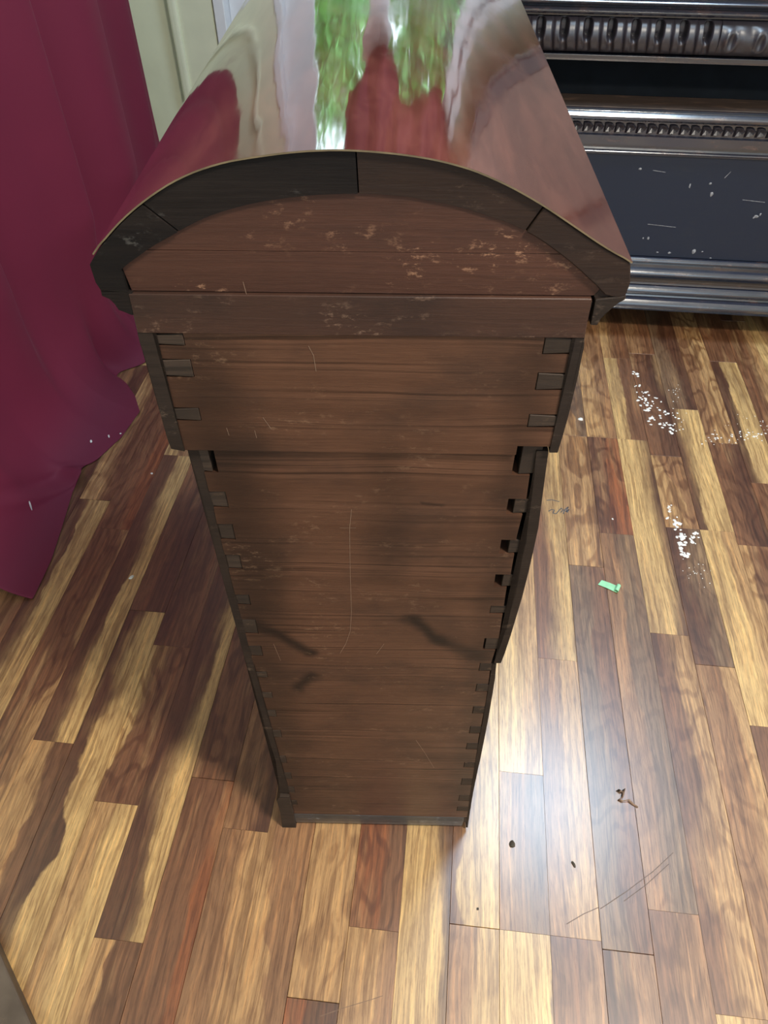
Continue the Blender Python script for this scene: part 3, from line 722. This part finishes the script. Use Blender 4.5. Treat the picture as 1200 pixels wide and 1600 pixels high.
solid_poly('dirt_crumb', blob(896, 1351, .0055, 5, asp=.45, ang=-1.1), 0, .002, M['grit'], 'small elongated dark crumb on the pale glare', 'debris', dome=.001)
solid_poly('dirt_crumb', blob(746, 1420, .0022, 6), 0, .001, M['grit'], 'tiny dark speck on the floor below the cabinet foot', 'debris')
# curled wood shaving
bm = bmesh.new(); c = floorpt(975, 1247); pts = [(-.010,.012,.001),(-.004,.008,.003),(.000,.013,.005),(-.003,.001,.004),(-.010,-.004,.002),(-.004,-.007,.003),(.006,-.004,.004),(.013,-.010,.002),(.020,-.014,.001)]
vs = []
for i, p in enumerate(pts):
    w = .0026*(1-i/14); vs.append((bm.verts.new((p[0]-w, p[1]-w*.6, p[2]-.0008)), bm.verts.new((p[0]+w, p[1]+w*.6, p[2]+.0012))))
for p, q in zip(vs, vs[1:]): bm.faces.new((p[0], q[0], q[1], p[1]))
o = link('wood_shaving', bm, M['shave'], None, smooth=True, loc=(c[0], c[1], 0)); m = o.modifiers.new('s', 'SOLIDIFY'); m.thickness = .0007
tag(o, 'thin brown curled wood shaving on the floor at right of the glare', 'shaving')
# green tape with a curled end
tp = [floorpt(*p) for p in ((934,914),(940,907),(966,917),(962,926))]
bm = bmesh.new(); c = floorpt(951, 917); NS = 10
a0, a1 = Vector((tp[0][0]-c[0], tp[0][1]-c[1])), Vector((tp[1][0]-c[0], tp[1][1]-c[1]))
b0, b1 = Vector((tp[3][0]-c[0], tp[3][1]-c[1])), Vector((tp[2][0]-c[0], tp[2][1]-c[1]))
rows = [(a0.to_3d()+Vector((0, 0, .001)), a1.to_3d()+Vector((0, 0, .001))), (a0.lerp(b0, .5).to_3d()+Vector((0, 0, .002)), a1.lerp(b1, .5).to_3d()+Vector((0, 0, .002)))]
d = (b0-a0).normalized(); rc_ = .0042
for i in range(NS):
    an = -math.pi/2+i/(NS-1)*R(290)
    o_ = d*(rc_*math.cos(an)); h = rc_+rc_*math.sin(an)+.001
    rows.append(((b0+o_).to_3d()+Vector((0, 0, h)), (b1+o_).to_3d()+Vector((0, 0, h))))
vv = [(bm.verts.new(p), bm.verts.new(q)) for p, q in rows]
for p, q in zip(vv, vv[1:]): bm.faces.new((p[0], q[0], q[1], p[1]))
o = link('tape_scrap', bm, M['tape'], None, loc=(c[0], c[1], 0)); m = o.modifiers.new('s', 'SOLIDIFY'); m.thickness = .0005
tag(o, 'scrap of light green tape with a curled end on the floor', 'tape')
# crumbled plaster, too fine to count
def crumbs(name, specs, label, z=0):
    q = random.Random(len(specs)); bm = bmesh.new()
    c = floorpt(*specs[0][:2])
    for px, py, n, sx, sy, r in specs:
        for _ in range(n):
            p = floorpt(px+q.gauss(0, sx), py+q.gauss(0, sy)); s = r*q.uniform(.35, 1.2); m = 6; top = bm.verts.new((p[0]-c[0], p[1]-c[1], s*.5)); vs = []
            for i in range(m):
                a = 2*math.pi*i/m; k = q.uniform(.6, 1.3); vs.append(bm.verts.new((p[0]-c[0]+s*k*math.cos(a), p[1]-c[1]+s*k*math.sin(a), 0)))
            for i in range(m): bm.faces.new((vs[i], vs[(i+1) % m], top))
    return tag(link(name, bm, M['plaster'], None, loc=(c[0], c[1], z)), label, 'debris', kind='stuff')
crumbs('plaster_crumbs', [(992,583,7,2,3,.0042),(996,603,7,3,4,.0035),(1004,620,16,6,6,.0048),(1012,637,10,5,5,.0040),(1024,625,8,7,3,.0032),(1042,640,10,8,6,.0034),(1022,655,8,5,4,.0042),(1034,663,8,6,3,.0045),(1048,670,8,5,3,.0045),(1057,652,9,6,5,.003),(1060,665,8,6,6,.0025),(1055,615,12,6,8,.0016)],
       'trail of white plaster crumbs on the floor, nearest the chest')
crumbs('plaster_crumbs', [(1047,796,8,3,5,.0030),(1051,808,6,6,2,.0028),(1055,822,9,4,5,.0048),(1062,836,10,4,4,.0052),(1076,842,10,5,5,.0042),(1088,836,6,4,3,.004),(1064,856,10,3,5,.0045),(1070,868,8,3,4,.005),(1085,895,14,10,8,.0014),(1100,900,10,10,10,.0012)],
       'white plaster crumbs spilled on the floor right of the green tape')
crumbs('plaster_crumbs', [(1112,683,16,10,6,.0020),(1135,690,14,12,7,.0020),(1165,680,18,12,4,.0028),(1185,678,14,10,4,.0030),(1150,655,12,14,8,.0012),(1195,665,10,6,8,.0018)],
       'faint scatter of white crumbs at the right edge of the floor')
# crumbs and a grey sliver on the trailing hem
def on_hem(px, py, z): return floorpt(px, py, z)
DG = bpy.context.evaluated_depsgraph_get()
def cloth_z(px, py):
    r = Vector(ray(px, py)); bpy.context.view_layer.update()
    ob = CLOTH; mw = ob.matrix_world.inverted(); ok, loc, nrm, _ = ob.ray_cast(mw @ Vector((0, 0, H)), (mw.to_3x3() @ r).normalized())
    return (ob.matrix_world @ loc, (ob.matrix_world.to_3x3() @ nrm).normalized()) if ok else (Vector((*floorpt(px, py), 0)), Vector((0, 0, 1)))
def lay(name, px, py, L, Wd, ang, mat, label, seed):
    p, nr = cloth_z(px, py); bm = bmesh.new(); q = random.Random(seed); n = 8
    if nr.dot(Vector((0, 0, H))-p) < 0: nr = -nr
    vs = []; top = bm.verts.new((0, 0, .0022))
    for i in range(n):
        a = 2*math.pi*i/n; k = q.uniform(.8, 1.1); x, y = L*k*math.cos(a), Wd*k*math.sin(a)
        vs.append(bm.verts.new((x*math.cos(ang)-y*math.sin(ang), x*math.sin(ang)+y*math.cos(ang), .0003)))
    for i in range(n): bm.faces.new((vs[i], vs[(i+1) % n], top))
    bm.faces.new(vs[::-1])
    o = link(name, bm, mat, None); o.location = p+nr*.0012; o.rotation_mode = 'QUATERNION'; o.rotation_quaternion = nr.to_track_quat('Z', 'Y')
    return tag(o, label, 'debris')
# ---------------------------------------------------------------- marks on the floor
def marks(name, lines, w, mat, label):
    bm = bmesh.new()
    for ln in lines:
        P = [floorpt(*p) for p in ln]
        for p, q in zip(P, P[1:]):
            dx, dy = q[0]-p[0], q[1]-p[1]; L = math.hypot(dx, dy) or 1; nx, ny = -dy/L*w/2, dx/L*w/2
            bm.faces.new([bm.verts.new(v) for v in ((p[0]+nx, p[1]+ny, .0003), (q[0]+nx, q[1]+ny, .0003), (q[0]-nx, q[1]-ny, .0003), (p[0]-nx, p[1]-ny, .0003))])
    o = link(name, bm, mat, fl); o['kind'] = 'stuff'; o['label'] = label; return o
marks('pencil_scribble', [[(854,782),(862,781),(874,784)],[(857,799),(862,796),(866,797),(864,802),(869,803),(874,797),(877,794),(880,797),(876,801)],[(880,803),(883,796),(888,792),(884,800),(889,796),(886,801)]], .0022, M['pencil'], 'grey pencil scribble')
marks('scratch', [[(938,1420),(980,1392),(1020,1362),(1052,1332)],[(885,1444),(912,1428),(935,1418)],[(975,1408),(1010,1382),(1045,1350)]], .0010, M['scrf'], 'dark scratches across the strips')
marks('scratch', [[(500,1588),(540,1574),(580,1562),(598,1556)]], .0009, M['scr'], 'pale scratch below the cabinet')
# ---------------------------------------------------------------- corner of a board at the lower left
BZ = .030
e0, e1 = floorpt(0, 1490, BZ), floorpt(50, 1602, BZ)
ang = math.atan2(e1[1]-e0[1], e1[0]-e0[0])
bd = empty('wooden_board', (e0[0], e0[1], 0), ang, 'corner of a grey-brown worn board lying at the lower left of the floor', 'board')
bm = bmesh.new(); box(bm, -.15, .42, -.060, 0, 0, BZ)
bo = link('plank', bm, M['boardm'], bd, bev=.003, seg=2)
bm = bmesh.new(); box(bm, -.15, .42, -.150, -.0615, 0, BZ-.004); link('plank', bm, M['boardm'], bd, bev=.003, seg=2)
for x in (-.10, .30): boxo('batten', M['boardm'], bd, x, x+.04, -.148, -.004, BZ+.0005, BZ+.010, bev=.002)
# ---------------------------------------------------------------- garden beyond the glazed door
struct(boxo('ground', M['grass'], None, -7, 8, YF+.13, 14, -.12, -.02))
def tree(x, y, h, r, n, seed, label):
    q = random.Random(seed); root = empty('garden_tree', (x, y, -.02), 0, label, 'tree', 'trees beyond the glazed door')
    bm = bmesh.new(); bmesh.ops.create_cone(bm, cap_ends=True, segments=8, radius1=.09, radius2=.04, depth=h*.8); bmesh.ops.translate(bm, verts=bm.verts, vec=(0, 0, h*.4)); link('trunk', bm, M['bark'], root)
    bm = bmesh.new()
    cl = [(q.gauss(0, r*.5), q.gauss(0, r*.5), q.uniform(h*.25, h)) for _ in range(60)]
    for _ in range(n):
        c = q.choice(cl); p = Vector((c[0]+q.gauss(0, r*.16), c[1]+q.gauss(0, r*.16), c[2]+q.gauss(0, r*.2)))
        u = Vector((q.gauss(0, 1), q.gauss(0, 1), q.gauss(0, 1))).normalized()*.055; w = u.orthogonal().normalized()*.026
        bm.faces.new([bm.verts.new(p-u), bm.verts.new(p+w), bm.verts.new(p+u), bm.verts.new(p-w)])
    o = link('foliage', bm, M['leaf'], root); o['kind'] = 'stuff'
tree(-1.5, 7.4, 3.4, .9, 14000, 1, 'leafy green tree beyond the glazed door, to the left')
tree(.40, 4.7, 2.6, .7, 17000, 2, 'leafy green tree beyond the glazed door, in the middle')
tree(3.4, 7.2, 3.2, 1.1, 9000, 3, 'tall leafy tree beyond the glazed door, to the right')
bpy.context.view_layer.update()
lay('splinter', 47, 790, .0125, .0022, R(60), flat('grey_sliver', (.45, .42, .44), .6, 200), 'thin grey splinter lying on the curtain hem', 1)
lay('plaster_flake', 142, 690, .0042, .003, .4, M['plaster'], 'white flake on the curtain hem, left of three', 2)
lay('plaster_flake', 170, 682, .0052, .0022, .8, M['plaster'], 'white flake on the curtain hem, middle of three', 3)
lay('plaster_flake', 188, 678, .0028, .0022, 0, M['plaster'], 'white flake on the curtain hem, right of three and smallest', 4)
